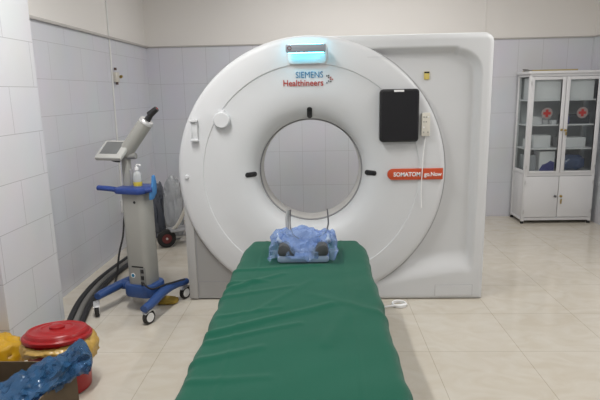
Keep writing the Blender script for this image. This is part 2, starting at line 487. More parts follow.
# laser windows
def pill(ang):
    er = Vector((math.cos(ang), 0, math.sin(ang))); tg = Vector((-math.sin(ang), 0, math.cos(ang)))
    u = (er * .8 + Vector((0, -.6, 0))).normalized(); n_ = u.cross(tg); n_ = n_ if n_.y < 0 else -n_
    o = Vector((CX, 3.9155, CZ - .005 * abs(math.cos(ang)))) + er * .450
    mtx = Matrix(((u.x, n_.x, tg.x, o.x), (u.y, n_.y, tg.y, o.y), (u.z, n_.z, tg.z, o.z), (0, 0, 0, 1)))
    b = MB().prism(rrect(-.050, .050, -.019, .019, .0185), 'Y', -.012, .006, .003)
    bmesh.ops.transform(b.bm, matrix=mtx, verts=b.bm.verts); f = b.build('laser_window', M['blackpl'], ct)
    for k in (-.018, .018):
        b = MB().prism(rrect(k - .012, k + .012, -.010, .010, .004), 'Y', .004, .0075, .001)
        bmesh.ops.transform(b.bm, matrix=mtx, verts=b.bm.verts); b.build('lens', M['black'], f)
for a_ in (0, 90, 180): pill(R(a_))
# display bar with cyan light
hs = MB().prism(rrect(-.213, .062, 1.795, 1.93, .03), 'Y', 3.835, 3.856, .006).build('light_housing', M['white'], ct)
bar = MB().box((-.083, 3.768, 1.897), (.278, .034, .054), .008).build('display_bar', M['bar'], ct)
MB().lathe([(.010, 3.7495), (.015, 3.7495), (.015, 3.753), (.010, 3.753)], (-.196, 0, 1.899), 'Y', 24).build('power_symbol', mat('symbol_red', (.16, .06, .06), .5), bar)
MB().bounds(-.205, .040, 3.785, 3.800, 1.866, 1.874, .002).build('light_strip', M['cyan'], ct)
MB().bounds(-.205, .040, 3.785, 3.800, 1.920, 1.928, .002).build('light_strip', M['cyan'], ct)
MB().bounds(-.19, .02, 3.783, 3.838, 1.880, 1.912).build('bar_mount', M['bar'], ct)
# logo lettering
text_mesh('SIEMENS', .062, M['ink_blue'], ct, -.160, 3.8555, 1.700, .195, bold=0)
text_mesh('Healthineers', .062, M['ink_red'], ct, -.250, 3.8555, 1.644, .286, bold=.0005)
for i, (dx, dz) in enumerate(((0, .027), (.013, .016), (.026, .004), (.013, -.009), (0, -.021), (.014, .030), (.028, .017), (.040, .003), (.028, -.011))):
    MB().cyl((.062 + dx, 3.8575, 1.683 + dz), (.062 + dx, 3.853, 1.683 + dz), .0048, n=10).build('logo_dot', M['ink_red'] if i in (2, 7, 6) else M['blackpl'], ct)
# round cap, bracket, stud
cap = MB().lathe([(0, 3.812), (.052, 3.812), (.058, 3.817), (.060, 3.825), (.060, 3.858)], (-.705, 0, 1.413), 'Y', 40).build('round_cap', M['white'], ct)
MB().box((-.708, 3.850, 1.476), (.05, .016, .022), .004).build('cap_hinge', M['white'], cap)
br = MB(); br.box((-.912, 3.845, 1.342), (.052, .026, .155), .006)
br.box((-.912, 3.832, 1.412), (.060, .040, .020), .004); br.box((-.912, 3.832, 1.270), (.056, .040, .016), .004); br.box((-.930, 3.836, 1.34), (.010, .03, .14), .003)
br.build('hand_switch_bracket', M['white'], ct)
MB().lathe([(0, 3.842), (.013, 3.843), (.016, 3.85), (.018, 3.862)], (-.992, 0, .995), 'Y', 20).build('stud', M['white'], ct)
# orange badge
pts = [(.905, 1.034), (.905, .952)] + [(.541 + .041 * math.cos(R(a)), .993 + .041 * math.sin(R(a))) for a in range(-90, -271, -15)]
bd = MB().prism(pts, 'Y', 3.842, 3.856, .001).build('name_badge', M['orange'], ct)
text_mesh('SOMATOM', .044, M['ink_w'], bd, .545, 3.8415, .978, .195, bold=.0012)
text_mesh('go.Now', .042, M['ink_w'], bd, .768, 3.8415, .978, .128, bold=.0010)
# yellow sticker
stk = MB().bounds(.768, .806, 3.936, 3.945, 1.672, 1.728, .001).build('warning_sticker', M['yellow'], ct)
MB().bounds(.769, .805, 3.935, 3.937, 1.716, 1.727).build('sticker_print', M['blackpl'], stk)
# tablet on the gantry face
tb = thing('tablet', 'black rounded tablet hung on the upper right of the scanner face', 'tablet', (.575, 3.835, 1.23))
MB().prism(rrect(.436, .714, 1.234, 1.608, .025), 'Y', 3.806, 3.848, .006).build('case', M['blackpl'], tb)
MB().prism(rrect(.450, .700, 1.248, 1.594, .012), 'Y', 3.8045, 3.81, 0).build('screen', M['black'], tb)
MB().bounds(.535, .605, 3.803, 3.812, 1.588, 1.602, .001).build('paper_tag', M['ink_w'], tb)
# hand control hung beside the tablet
rc = thing('hand_control', 'small beige hand control hung right of the black tablet', 'remote', (.765, 3.83, 1.27))
MB().prism(rrect(.737, .797, 1.272, 1.438, .008), 'Y', 3.818, 3.849, .004).build('case', M['beige'], rc)
for k, (x, z) in enumerate(((.752, 1.408), (.768, 1.408), (.784, 1.408), (.752, 1.375), (.768, 1.375), (.752, 1.335), (.752, 1.30), (.782, 1.30))):
    MB().box((x, 3.819, z), (.009, .006, .011), .001).build('button', M['ink_w'] if k % 3 == 2 else mat('button_grey', (.35, .34, .31), .5), rc)
MB().tube([(.770, 3.838, 1.275), (.757, 3.838, 1.15), (.752, 3.8375, 1.0), (.748, 3.838, .86), (.755, 3.8405, .74)], .0036, 8).build('cord', M['ink_w'], rc)

# ------------------------------------------------------------------ couch, cloth, head holder
TX = -.105
pt = thing('patient_couch', 'CT patient couch hidden under the green cloth', 'couch', (TX, 2.2, 0))
MB().prism(rrect(TX - .385, TX + .385, .44, .572, .05), 'Y', .95, 3.53, .02).build('table_top', M['white2'], pt)
MB().bounds(TX - .25, TX + .25, 1.5, 3.3, .05, .44, .04).build('lifting_column', M['white2'], pt)
MB().bounds(TX - .30, TX + .30, 1.3, 3.4, 0, .06, .015).build('foot_plate', M['greybody'], pt)
def ridge(x, y, ax, ay, bx, by, w, h):
    dx, dy = bx - ax, by - ay; L2 = dx * dx + dy * dy
    t = ((x - ax) * dx + (y - ay) * dy) / L2; tc_ = max(0, min(1, t))
    d = math.hypot(x - ax - dx * tc_, y - ay - dy * tc_)
    return h * math.exp(-(d / w) ** 2) * (1 - .5 * tc_)
RID = [(-.48, 2.10, .05, 2.42, .025, .016), (-.47, 2.02, -.10, 2.20, .018, .010), (-.50, 2.62, -.22, 2.86, .022, .014),
       (-.49, 2.52, -.15, 2.66, .02, .008), (-.50, 1.86, -.25, 1.97, .022, .011), (-.49, 2.92, .0, 3.02, .02, .009),
       (-.48, 1.72, -.2, 1.75, .02, .007), (.30, 2.3, -.05, 2.55, .03, .006), (-.3, 2.35, -.05, 2.75, .02, .005), (-.46, 2.28, -.2, 2.38, .015, .007),
       (.02, 2.0, .2, 2.6, .03, .005), (-.5, 2.72, -.3, 2.74, .018, .009)]
def cloth(u, v):
    HW, DROP = .405, .20
    s_ = (u - .5) * 2 * (HW + DROP)
    y = 1.0 + v * 2.69
    bend = .05
    a = abs(s_); sg = 1 if s_ > 0 else -1
    flat_ = HW - bend; arc = bend * PI / 2
    hw_end = 1.0
    if a <= flat_: x, dz = a, 0
    elif a <= flat_ + arc:
        t = (a - flat_) / bend; x = flat_ + bend * math.sin(t); dz = -(bend - bend * math.cos(t))
    else:
        k = a - flat_ - arc; x = HW + .02 * k; dz = -bend - k
    # rounded end over the table's head
    ye = y; ze = 0
    YE = 3.53; bend2 = .045
    if y > YE:
        t = min((y - YE) / bend2, PI / 2); ye = YE + bend2 * math.sin(t); ze = -(bend2 - bend2 * math.cos(t)) - max(0, y - YE - bend2 * PI / 2)
    x *= (1 - .09 * sstep(3.36, 3.56, y))
    X, Z = TX + sg * x, .578 + dz + ze
    top = sstep(.55, .50, a / (HW + DROP) * .62)
    w = 0
    for r_ in RID: w += ridge(X, ye, *r_)
    w += .003 * noise.noise(Vector((X * 4, ye * 3, 1))) + .004 * noise.noise(Vector((X * 2.5 + ye * 2, ye * 5 - X * 3, 4)))
    w += .0035 * math.exp(-((X + .372) / .008) ** 2) + .003 * math.exp(-((X - .142) / .008) ** 2)
    Z += max(w, -.004) if a < flat_ + arc else 0
    if a > flat_:
        X += sg * (.008 + .014 * noise.noise(Vector((ye * 5, sg * 3, 0))) + w * .7 + (.010 * noise.noise(Vector((ye * 9, sg, Z * 3)))))
    return (X, ye, Z)
cl = MB().grid(cloth, 130, 230).build('drape', M['green'], ang=80, mod=solid(.003, 1))
single(cl, 'green surgical cloth draped over the couch in front of the scanner', 'cloth')

HY = 3.20
hh = thing('head_holder', 'grey foam-padded head holder wrapped in blue plastic on the green cloth', 'head holder', (-.1, HY, .59))
def cradle(u, v):
    x = -.165 + .33 * u; y = HY - .10 + .22 * v
    z = .640 + .075 * (abs(x) / .165) ** 1.6
    return (x - .105, y, z)
MB().grid(cradle, 24, 8).build('cradle', M['shell'], hh, mod=solid(.03, 0))
MB().prism(rrect(-.262, .052, .588, .632, .02), 'Y', HY - .165, HY + .10, .008).build('base_pad', M['shell'], hh)
for sx in (-1, 1):
    q = [(-.045, 0), (.050, 0), (.062, .022), (.052, .060), (.030, .074), (.0, .062), (-.025, .030)]
    q = [(-.105 + sx * (.093 + u), .630 + w_) for u, w_ in q]
    MB().prism(q, 'Y', HY - .168, HY - .06, .008).build('side_pad', M['pad'], hh)
def strap(sx, pts, w):
    b = MB()
    P = spline([Vector(p) for p in pts])
    for i in range(len(P) - 1): pass
    b.tube(pts, w, 8, flat=.35); return b
strap(-1, [(-.205, HY + .06, .66), (-.212, HY + .075, .74), (-.212, HY + .085, .80), (-.205, HY + .09, .862)], .012).build('strap_arm', M['silver'], hh)
strap(-1, [(-.135, HY + .05, .68), (-.170, HY + .055, .70), (-.190, HY + .065, .75), (-.192, HY + .07, .80), (-.188, HY + .075, .865)], .010).build('strap_arm', M['steel'], hh)
strap(1, [(-.01, HY + .05, .69), (.03, HY + .055, .71), (.050, HY + .065, .76), (.052, HY + .07, .80), (.047, HY + .075, .868)], .012).build('strap_arm', M['steel'], hh)
# thin blue bag over it
def bagf(u, v):
    # u round the width (left..right), v front to back
    c_ = 2 * u - 1                                           # -1 .. 1 across
    bib = math.exp(-(c_ / .36) ** 4)                          # the middle hangs lower at the front
    lobe = sstep(.60, .95, abs(c_))
    y0_ = HY - .148 - .045 * bib - .036 * lobe
    prof_y = y0_ + (HY + .13 - y0_) * v
    zf = .612 + .012 * noise.noise(Vector((c_ * 5, 1, 2)))                     # front edge height
    top = .722 + .032 * math.cos(c_ * 2.2) - .015 * math.exp(-((abs(c_) - .35) / .15) ** 2)
    sd = sstep(.74, 1.0, abs(c_))
    a = min(1, v / .36) ** .7; z = zf + (top - zf) * a
    z -= (top - .595) * sstep(.78, 1.0, v)
    z -= (z - .60) * sd ** 1.3
    x = math.copysign(  .190 * min(1, abs(c_) / .78) + .018 * math.sin(PI * sd), c_)
    n_ = Vector((x * 16, prof_y * 16, z * 16))
    w = .020 * (1 - 2.4 * abs(noise.noise(n_))) + .011 * noise.noise(n_ * 2.4) + .003 * random.uniform(-1, 1)
    w2 = .020 * noise.noise(n_ * .9 + Vector((3, 2, 1)))
    return (x - .105 + w2, prof_y - w * .8 * (v < .4) + .004 * random.uniform(-1, 1), max(.586, z + w * .9))
bg = MB().grid(bagf, 40, 26)
bmesh.ops.triangulate(bg.bm, faces=bg.bm.faces)
bg = bg.build('plastic_bag', M['paleblue'], ang=28)
single(bg, 'crinkled pale blue plastic bag wrapped over the head holder on the green cloth', 'bag')

# ------------------------------------------------------------------ injector cart (local axes, front = -y)
ca = thing('injector_cart', 'grey and blue wheeled injector cart with tilted screen, left of the scanner', 'medical cart', (-1.375, 3.765, 0), R(-17))
CXs = .226; CYs = .245
def caster(x, y, turn=0):
    T = Matrix.Translation((x, y, 0)) @ Matrix.Rotation(R(turn), 4, 'Z') @ Matrix.Translation((-x, -y, 0))
    def tn(b): bmesh.ops.transform(b.bm, matrix=T, verts=b.bm.verts); return b
    c = MB(); c.lathe([(.030, -.016), (.046, -.016), (.050, -.010), (.050, .010), (.046, .016), (.030, .016)], (x, y, .05), 'X', 28)
    o = tn(c).build('caster', M['rubber'], ca)
    tn(MB().lathe([(0, -.020), (.033, -.018), (.036, -.012), (.036, .012), (.033, .018), (0, .020)], (x, y, .05), 'X', 24)).build('wheel_disc', M['ink_w'], o)
    MB().cyl((x, y + .012, .062), (x, y + .012, .115), .012, n=12).build('stem', M['silver'], o)
    f = MB(); f.prism([(y - .045, .085), (y - .01, .105), (y + .03, .108), (y + .05, .075), (y + .02, .098)], 'X', x - .022, x + .022, .002); tn(f).build('fork', M['silver'], o)
for x, y in ((CXs, -CYs), (CXs, CYs), (-CXs, -CYs), (-CXs, CYs)): caster(x, y, 40 if x < 0 and y < 0 else -12)
for sx in (-1, 1):
    b = MB()
    fe = .07 if sx < 0 else 0
    b.tube([(sx * CXs, -CYs - .05 + fe, .128 + fe * .25), (sx * CXs, -CYs + .04 + fe * .5, .135 + fe * .2), (sx * (CXs - .015), -.05, .155), (sx * (CXs - .02), .10, .155), (sx * CXs, CYs + .03, .135)], lambda t: .030 + .008 * math.sin(PI * t), 12, flat=.85)
    b.build('side_beam', M['cartblue2'], ca)
MB().prism(rrect(-.10, .165, -.115, .12, .08), 'Z', .115, .215, .02).build('hub', M['cartblue2'], ca)
MB().tube([(-CXs + .02, .03, .15), (0, .03, .16), (CXs - .02, .03, .15)], .034, 12, smooth=False).build('cross_beam', M['cartblue2'], ca)
cb = MB().prism(rrect(-.058, .125, -.085, .085, .04), 'Z', .20, .93, .006).build('column', M['cartgrey'], ca)
MB().cyl((.065, -.087, .845), (.065, -.080, .845), .010, n=16).build('port', M['blackpl'], cb)
MB().cyl((.0, -.087, .285), (.0, -.080, .285), .019, n=20).build('round_logo', M['ink_w'], cb)
MB().lathe([(.0, -.0885), (.013, -.0885), (.013, -.087), (0, -.087)], (.0, 0, .285), 'Y', 20).build('logo_mark', M['ink_blue'], cb)
MB().box((.045, -.086, .355), (.10, .004, .010), .001).build('slot', M['blackpl'], cb)
sp = MB().box((.085, -.083, .27), (.045, .012, .16), .003).build('socket_panel', mat('socket_panel', (.22, .22, .21), .5), cb)
for k in range(3): MB().box((.085, -.091, .225 + .05 * k), (.026, .008, .030), .003).build('socket', M['blackpl'], sp)
# blue tray with grips
hd = MB().prism(rrect(-.10, .15, -.12, .12, .05), 'Z', .905, .950, .014).build('tray', M['cartblue'], ca)
MB().tube([(-.06, -.07, .926), (-.14, -.085, .938), (-.235, -.09, .942)], .024, 14, flat=.8).build('grip', M['cartblue'], hd)
MB().tube([(.08, -.06, .926), (.14, -.05, .930), (.185, -.03, .935)], .022, 14, flat=.8).build('grip', M['cartblue'], hd)
MB().prism([(-.05, .86), (-.015, .86), (.03, .90), (.035, .98), (.02, 1.035), (.0, 1.03), (-.015, .96), (-.045, .91)], 'X', .165, .185, .006).build('paddle', M['lightblue'], hd)
MB().cyl((-.055, .02, .93), (-.055, .02, 1.15), .036, .033, 24).build('post', M['cartgrey'], ca)
MB().box((-.018, .02, 1.0), (.012, .03, .14), .004).build('post_groove', M['seam'], ca)
# tilted console and injector barrel
rt = Matrix.Rotation(R(38), 3, 'X')
con = MB().box((-.118, -.03, 1.212), (.225, .185, .032), .008, rot=rt).build('console', mat('console_grey', (.46, .46, .44), .45), ca)
nrm = rt @ Vector((0, 0, 1))
cc = Vector((-.130, -.03, 1.212)) + nrm * .0165 + rt @ Vector((0, .012, 0))
MB().box(cc, (.150, .125, .003), .001, rot=rt).build('screen', M['screen'], con)
MB().cyl((-.10, -.04, 1.135), (-.085, -.035, 1.195), .034, .030, 20).build('knob', M['blackpl'], con)
MB().tube([(-.10, 0, 1.165), (-.03, .01, 1.165), (.035, .02, 1.170)], .022, 12).build('pivot_arm', mat('pivot_grey', (.26, .26, .25), .5), ca)
p0, p1 = Vector((-.06, .02, 1.185)), Vector((.125, .05, 1.415)); d = (p1 - p0).normalized()
brl = MB().cyl(p0, p1, .054, .052, 28, .006).build('injector_barrel', mat('barrel_grey', (.36, .36, .335), .45), ca)
MB().cyl(p1 - d * .012, p1 + d * .014, .055, .050, 28, .004).build('end_ring', M['silver'], brl)
MB().cyl(p1 + d * .01, p1 + d * .075, .024, .018, 18, .002).build('plunger', M['blackpl'], brl)
h_ = Vector((.75, .1, .55)).normalized()
MB().cyl(p1 + d * .085 - h_ * .035, p1 + d * .085 + h_ * .045, .026, .020, 18, .004).build('plunger_head', M['blackpl'], brl)
MB().cyl(p1 + d * .085 + h_ * .042, p1 + d * .085 + h_ * .047, .007, n=12).build('red_tip', M['red'], brl)
MB().tube([(.08, -.10, .24), (.13, -.14, .245), (.17, -.10, .20), (.20, .02, .195), (.245, .10, .195), (.26, .20, .18)], .007, 8).build('cable', M['rubber'], ca)
# bottle standing on the tray
bo = thing('bottle', 'clear pump bottle with yellow label standing on the blue cart tray', 'bottle', (-1.325, 3.735, .951))
MB().lathe([(0, .951), (.028, .951), (.031, .956), (.031, 1.03), (.026, 1.05), (.012, 1.062), (.012, 1.075), (0, 1.075)], (-1.325, 3.735, 0), 'Z', 24).build('body', M['clear'], bo)
MB().lathe([(.0318, .957), (.0320, .958), (.0320, .985), (.0318, .986)], (-1.325, 3.735, 0), 'Z', 24).build('bottle_label', M['ylabel'], bo)
pm = MB().cyl((-1.325, 3.735, 1.072), (-1.325, 3.735, 1.092), .014, n=16).build('pump', M['ink_w'], bo)
MB().tube([(-1.325, 3.735, 1.09), (-1.325, 3.735, 1.108), (-1.30, 3.725, 1.11), (-1.29, 3.722, 1.104)], .005, 8).build('nozzle', M['ink_w'], pm)

# ------------------------------------------------------------------ left wall fittings, hoses, cable
cd = MB().tube([(-2.093, 5.43, 3.19), (-2.093, 5.43, 2.55), (-2.093, 5.42, 2.0), (-2.093, 5.40, 1.25), (-2.093, 5.385, .46)], .0095, 8).build('conduit', M['pipe'])
single(cd, 'thin white cable running down the left wall from the ceiling', 'cable')
vb = thing('wall_valve', 'small cream wall outlet with brown studs beside the white cable', 'outlet', (-2.095, 5.50, 1.74))
MB().box((-2.082, 5.50, 1.79), (.036, .085, .10), .006).build('body', M['beige'], vb)
MB().cyl((-2.075, 5.47, 1.86), (-2.075, 5.47, 1.885), .014, n=12).build('stud', mat('stud_brown', (.10, .06, .05), .6), vb)
MB().cyl((-2.06, 5.56, 1.795), (-2.06, 5.585, 1.80), .016, n=12).build('stud', M['brass'], vb)
MB().cyl((-2.075, 5.49, 1.715), (-2.075, 5.49, 1.742), .012, n=12).build('stud', mat('stud_brown2', (.10, .06, .05), .6), vb)
sk = thing('wall_socket', 'white socket low on the left wall behind the cart column', 'socket', (-2.095, 5.39, .40))
MB().box((-2.090, 5.39, .455), (.02, .10, .13), .005).build('face_plate', M['pipe'], sk)
MB().box((-2.065, 5.38, .47), (.035, .045, .05), .008).build('plug', M['ink_w'], sk)
pc = MB().tube([(-2.05, 5.38, .468), (-2.02, 5.28, .47), (-1.96, 5.05, .40), (-1.87, 4.75, .30), (-1.80, 4.45, .22), (-1.765, 4.24, .05), (-1.775, 4.10, .012), (-1.79, 3.90, .012), (-1.775, 3.70, .012), (-1.74, 3.50, .012), (-1.70, 3.36, .012)], .009, 8).build('power_cable', M['rubber'])
single(pc, 'thin black power cable hanging from the wall socket to the floor', 'cable')
for k, (dx, z, r_, mm, lb) in enumerate(((-.046, .025, .024, 'hose', 'thick black hose nearest the left wall, running from behind the cart'), (.0, .024, .023, 'hose2', 'grey ribbed hose in the middle of the three floor hoses'), (.045, .023, .022, 'hose', 'black hose nearest the cart of the three floor hoses'))):
    P = [(-1.83 + dx, 5.25, z), (-1.865 + dx, 4.9, z), (-1.895 + dx, 4.5, z), (-1.895 + dx, 4.2, z), (-1.87 + dx, 3.95, z), (-1.835 + dx, 3.75, z), (-1.77 + dx, 3.50, z), (-1.70 + dx * .8, 3.25, z), (-1.62 + dx * .8, 3.0, z)]
    S = spline([Vector(p) for p in P], 16)
    b = MB(); nS = len(S) - 1
    b.tube([tuple(p) for p in S], (lambda r_: lambda t: r_ * (1 - .07 * (1 + math.sin(t * nS * PI * .8)) * .5))(r_), 12, smooth=False)
    o = b.build('floor_hose', M[mm], ang=80)
    single(o, lb, 'hose', 'hoses along the left wall')
yc = MB(); yc.blob((-1.20, 3.84, .022), (.075, .06, .024), .3, 2.2, 3, 3)
single(yc.build('rag', M['yrag'], ang=80), 'crumpled yellow-brown rag on the floor under the cart base', 'rag')
lp = MB(); 
lp.tube([(.59 + .05 * math.cos(a), 3.76 + .085 * math.sin(a) * .6, .008 + .006 * k) for k in range(3) for a in [2 * PI * i / 14 for i in range(14)]] + [(.50, 3.70, .02), (.40, 3.68, .01), (.26, 3.60, .01)], .007, 8)
single(lp.build('coiled_cord', M['ink_w'], ang=80), 'small loop of white cord on the floor at the right of the couch', 'cord')

# ------------------------------------------------------------------ red bin with liner
BX, BY = -1.455, 2.64
bn = thing('waste_bin', 'red plastic waste bin with round lid beside the cardboard box', 'bin', (BX, BY, 0))
MB().lathe([(0, .003), (.142, .003), (.150, .010), (.158, .16), (.162, .30), (.165, .316), (.160, .316), (.155, .28), (.142, .02), (0, .02)], (BX, BY, 0), 'Z', 56).build('bucket', M['red'], bn)
ldb = MB().lathe([(.202, .300), (.210, .304), (.211, .322), (.203, .330), (.192, .331), (.187, .344), (.179, .354), (.168, .357), (.160, .351), (.152, .350), (.120, .357), (.112, .363), (.098, .365), (.090, .359), (0, .362)], (BX, BY, 0), 'Z', 64)
tilt = Matrix.Translation((BX, BY, .33)) @ Matrix.Rotation(R(-7), 4, 'X') @ Matrix.Diagonal((.86, .84, .9, 1)) @ Matrix.Translation((-BX, -BY, -.33))
bmesh.ops.transform(ldb.bm, matrix=tilt, verts=ldb.bm.verts); ld = ldb.build('lid', M['red'], bn)
kn = MB(); kn.lathe([(.048, .360), (.046, .372), (.034, .380), (0, .382)], (BX, BY, 0), 'Z', 28); bmesh.ops.transform(kn.bm, matrix=tilt, verts=kn.bm.verts); kn.build('lid_knob', M['red'], ld)
def liner(u, v):
    a = 2 * PI * u
    fl = noise.noise(Vector((math.cos(a) * 2.5, math.sin(a) * 2.5, 1)))
    right = max(0, math.cos(a - R(5))); left = max(0, math.cos(a - R(200)))
    dep = .032 + .095 * right ** 2 + .045 * left ** 2 + .03 * fl
    r = .168 + .018 * math.sin(PI * min(1, v * 1.1)) + .022 * v * (.4 + right) + .014 * noise.noise(Vector((math.cos(a) * 8, math.sin(a) * 8, v * 3)))
    return (BX + r * math.cos(a), BY + r * math.sin(a), .312 - dep * v)
MB().grid(liner, 120, 10, closeu=True).build('bin_liner', M['ybag'], bn, ang=80, mod=solid(.002))
# yellow waste bag leaning at far left
yb = MB(); yb.blob((-1.895, 2.74, .115), (.15, .13, .14), .28, 1.8, 8, 4, squash=-.112)
single(yb.build('waste_bag', M['ybag2'], ang=70), 'bunched yellow waste bag at the left edge behind the cardboard box', 'bag')

# cardboard box
bx0, bx1, by0, by1, bh = -1.80, -1.212, 1.80, 2.325, .33
cbx = thing('cardboard_box', 'open brown cardboard box in the near left corner in front of the red bin', 'box', ((bx0 + bx1) / 2, (by0 + by1) / 2, 0))
b = MB(); t_ = .006
b.bounds(bx0, bx1, by0, by1, .0, t_)
b.bounds(bx0, bx0 + t_, by0, by1, 0, bh); b.bounds(bx1 - t_, bx1, by0, by1, 0, bh); b.bounds(bx0 + t_, bx1 - t_, by0, by0 + t_, 0, bh); b.bounds(bx0 + t_, bx1 - t_, by1 - t_, by1, 0, bh)
b.build('carton', M['card'], cbx, smooth=False)
# blue bag spilling out of the box over its corner
def bluebag(u, v):
    # long crumpled bag: v along, u round
    P = [Vector((-1.52, 1.95, .25)), Vector((-1.42, 2.02, .285)), Vector((-1.33, 2.10, .315)), Vector((-1.25, 2.17, .345)), Vector((-1.18, 2.235, .375)), Vector((-1.10, 2.28, .39))]
    k = v * (len(P) - 1); i = min(int(k), len(P) - 2); c = P[i].lerp(P[i + 1], k - i)
    rw = (.19, .165, .125, .10, .09, .088); rh = (.05, .05, .058, .064, .062, .05)
    f = k - i
    w_ = rw[i] * (1 - f) + rw[i + 1] * f; h_ = rh[i] * (1 - f) + rh[i + 1] * f
    endk = min(1, math.sqrt(max(0, min(v, 1 - v)) / .07) + .02)
    a = 2 * PI * u + .12 * random.uniform(-1, 1) * (0 < v < 1)
    side = Vector((.60, -.80, 0))
    dirv = side * math.cos(a) + Vector((0, 0, 1)) * math.sin(a)
    q = c + side * math.cos(a) * w_ * endk + Vector((0, 0, 1)) * math.sin(a) * h_ * endk
    ca_, sa_ = math.cos(a), math.sin(a)
    dsp = .030 * noise.noise(Vector((ca_ * 1.6, sa_ * 1.6, v * 5))) + .024 * (.4 - 2 * abs(noise.noise(Vector((ca_ * 3.2 + v * 2, sa_ * 3.2, v * 6))))) + .008 * noise.noise(q * 34) + .003 * random.uniform(-1, 1)
    dsp += .030 * max(0, v - .75) * 4 * noise.noise(Vector((ca_ * 3, sa_ * 3, 9)))
    q = q + dirv * dsp * endk
    return tuple(q)
bb = MB().grid(bluebag, 34, 38, closeu=True)
bmesh.ops.triangulate(bb.bm, faces=bb.bm.faces)
bb = bb.build('plastic_bag', M['bluebag'], smooth=True, ang=26)
single(bb, 'shiny blue plastic bag spilling out of the cardboard box towards the red bin', 'bag')

# ------------------------------------------------------------------ hand truck with bags and carton behind
ht = thing('hand_truck', 'small hand truck with black wheel standing behind the cart', 'trolley', (-1.56, 5.40, 0))
for wx in (-1.64, -1.34):
    w = MB().lathe([(.055, -.028), (.082, -.030), (.096, -.022), (.1, 0), (.096, .022), (.082, .030), (.055, .028)], (0, 0, 0), Matrix.Rotation(R(78), 3, 'Y') @ Matrix.Rotation(0, 3, 'Z'), 32)
    rm = Matrix.Rotation(R(-72), 4, 'Z') @ Matrix.Rotation(R(90), 4, 'Y')
    w.bm.free()
    w = MB(); axm = (Matrix.Rotation(R(-62), 3, 'Z') @ Matrix.Rotation(R(90), 3, 'Y'))
    yy = 5.36 + (.18 if wx > -1.5 else 0)
    w.lathe([(.052, -.026), (.082, -.030), (.096, -.022), (.1, 0), (.096, .022), (.082, .030), (.052, .026)], (wx, yy, .1), axm, 32)
    o = w.build('wheel', M['rubber'], ht)
    MB().lathe([(0, -.020), (.02, -.020), (.055, -.015), (.055, .015), (.02, .020), (0, .020)], (wx, yy, .1), axm, 24).build('wheel_rim', M['rim'], o)
    q = axm @ Vector((0, 0, .03))
    MB().cyl(Vector((wx, yy, .1)) - q, Vector((wx, yy, .1)) + q, .012, n=12).build('hub_cap', M['silver'], o)
MB().cyl((-1.64, 5.36, .1), (-1.34, 5.54, .1), .012, n=12).build('axle', M['silver'], ht)
fr = MB(); fr.tube([(-1.60, 5.40, .16), (-1.50, 5.37, .27), (-1.40, 5.34, .46), (-1.36, 5.33, .60)], .019, 10); fr.build('frame_rail', M['beige'], ht)
MB().tube([(-1.60, 5.40, .1), (-1.60, 5.40, .16)], .012, 8, smooth=False).build('frame_strut', M['silver'], ht)
fr = MB(); fr.tube([(-1.34, 5.54, .1), (-1.30, 5.50, .30), (-1.24, 5.46, .60)], .015, 10); fr.build('frame_rail', M['beige'], ht)
MB().box((-1.47, 5.47, .185), (.34, .20, .02), .006, rot=Matrix.Rotation(R(30), 3, 'Z')).build('load_plate', M['seam'], ht)
g1 = MB(); g1.blob((-1.63, 5.68, .35), (.095, .095, .35), .22, 2.4, 2, 5, squash=-.345)
single(g1.build('clear_bag', M['clearbag'], ang=40), 'tall clear plastic bag standing behind the hand truck wheel', 'bag')
g2 = MB(); g2.blob((-1.86, 5.76, .30), (.10, .11, .32), .28, 2.2, 5, 4, squash=-.295)
single(g2.build('dark_bag', M['darkbag'], ang=40), 'dark grey stuffed bag between the cart column and the clear bag', 'bag')
bxo = MB().box((-1.43, 5.86, .45), (.19, .16, .42), .004, rot=Matrix.Rotation(R(12), 3, 'Z'))
bxo = bxo.build('carton', M['card2'], smooth=False)
stn = MB().box((-1.43, 5.86, .119), (.22, .18, .238), .006).build('crate', M['darkbox'])
single(stn, 'dark crate on the floor beneath the brown carton behind the scanner', 'crate')
single(bxo, 'upright brown carton behind the hand truck, half hidden by the scanner', 'box')
g3 = MB(); g3.blob((-1.43, 5.86, .727), (.12, .11, .07), .3, 2.0, 11, 4, squash=-.066)
single(g3.build('film_wrap', M['clearbag'], ang=40), 'loose clear plastic film lying over the brown carton', 'plastic film')

# ------------------------------------------------------------------ medicine cabinet
cx0, cx1, cy0, cy1 = 2.405, 3.222, 6.20, 6.57
cab = thing('medicine_cabinet', 'tall white glass-doored medicine cabinet in the far right corner', 'cabinet', ((cx0 + cx1) / 2, (cy0 + cy1) / 2, 0))
H = 1.748
def W(*a, n, m='cabwhite', p=None, bev=.002): return MB().bounds(*a, bev).build(n, M[m], p or cab)
pw = .035
for x, y in ((cx0, cy0), (cx1 - pw, cy0), (cx0, cy1 - pw), (cx1 - pw, cy1 - pw)):
    W(x, x + pw, y, y + pw, .03, H, n='post')
    MB().cyl((x + pw / 2, y + pw / 2, 0), (x + pw / 2, y + pw / 2, .035), .020, .017, 12).build('foot', M['rubber'], cab)
W(cx0 - .02, cx1 + .02, cy0 - .02, cy1, H, H + .03, n='top', bev=.004)
W(cx0 + pw, cx1 - pw, cy1 - .012, cy1 - .004, .06, H, n='back_panel', m='cabin')
W(cx0 + pw, cx1 - pw, cy0 + .022, cy1 - .012, .055, .075, n='bottom_panel')
W(cx0 + .008, cx0 + .016, cy0 + pw, cy1 - pw, .06, .64, n='side_panel'); W(cx1 - .016, cx1 - .008, cy0 + pw, cy1 - pw, .06, .64, n='side_panel')
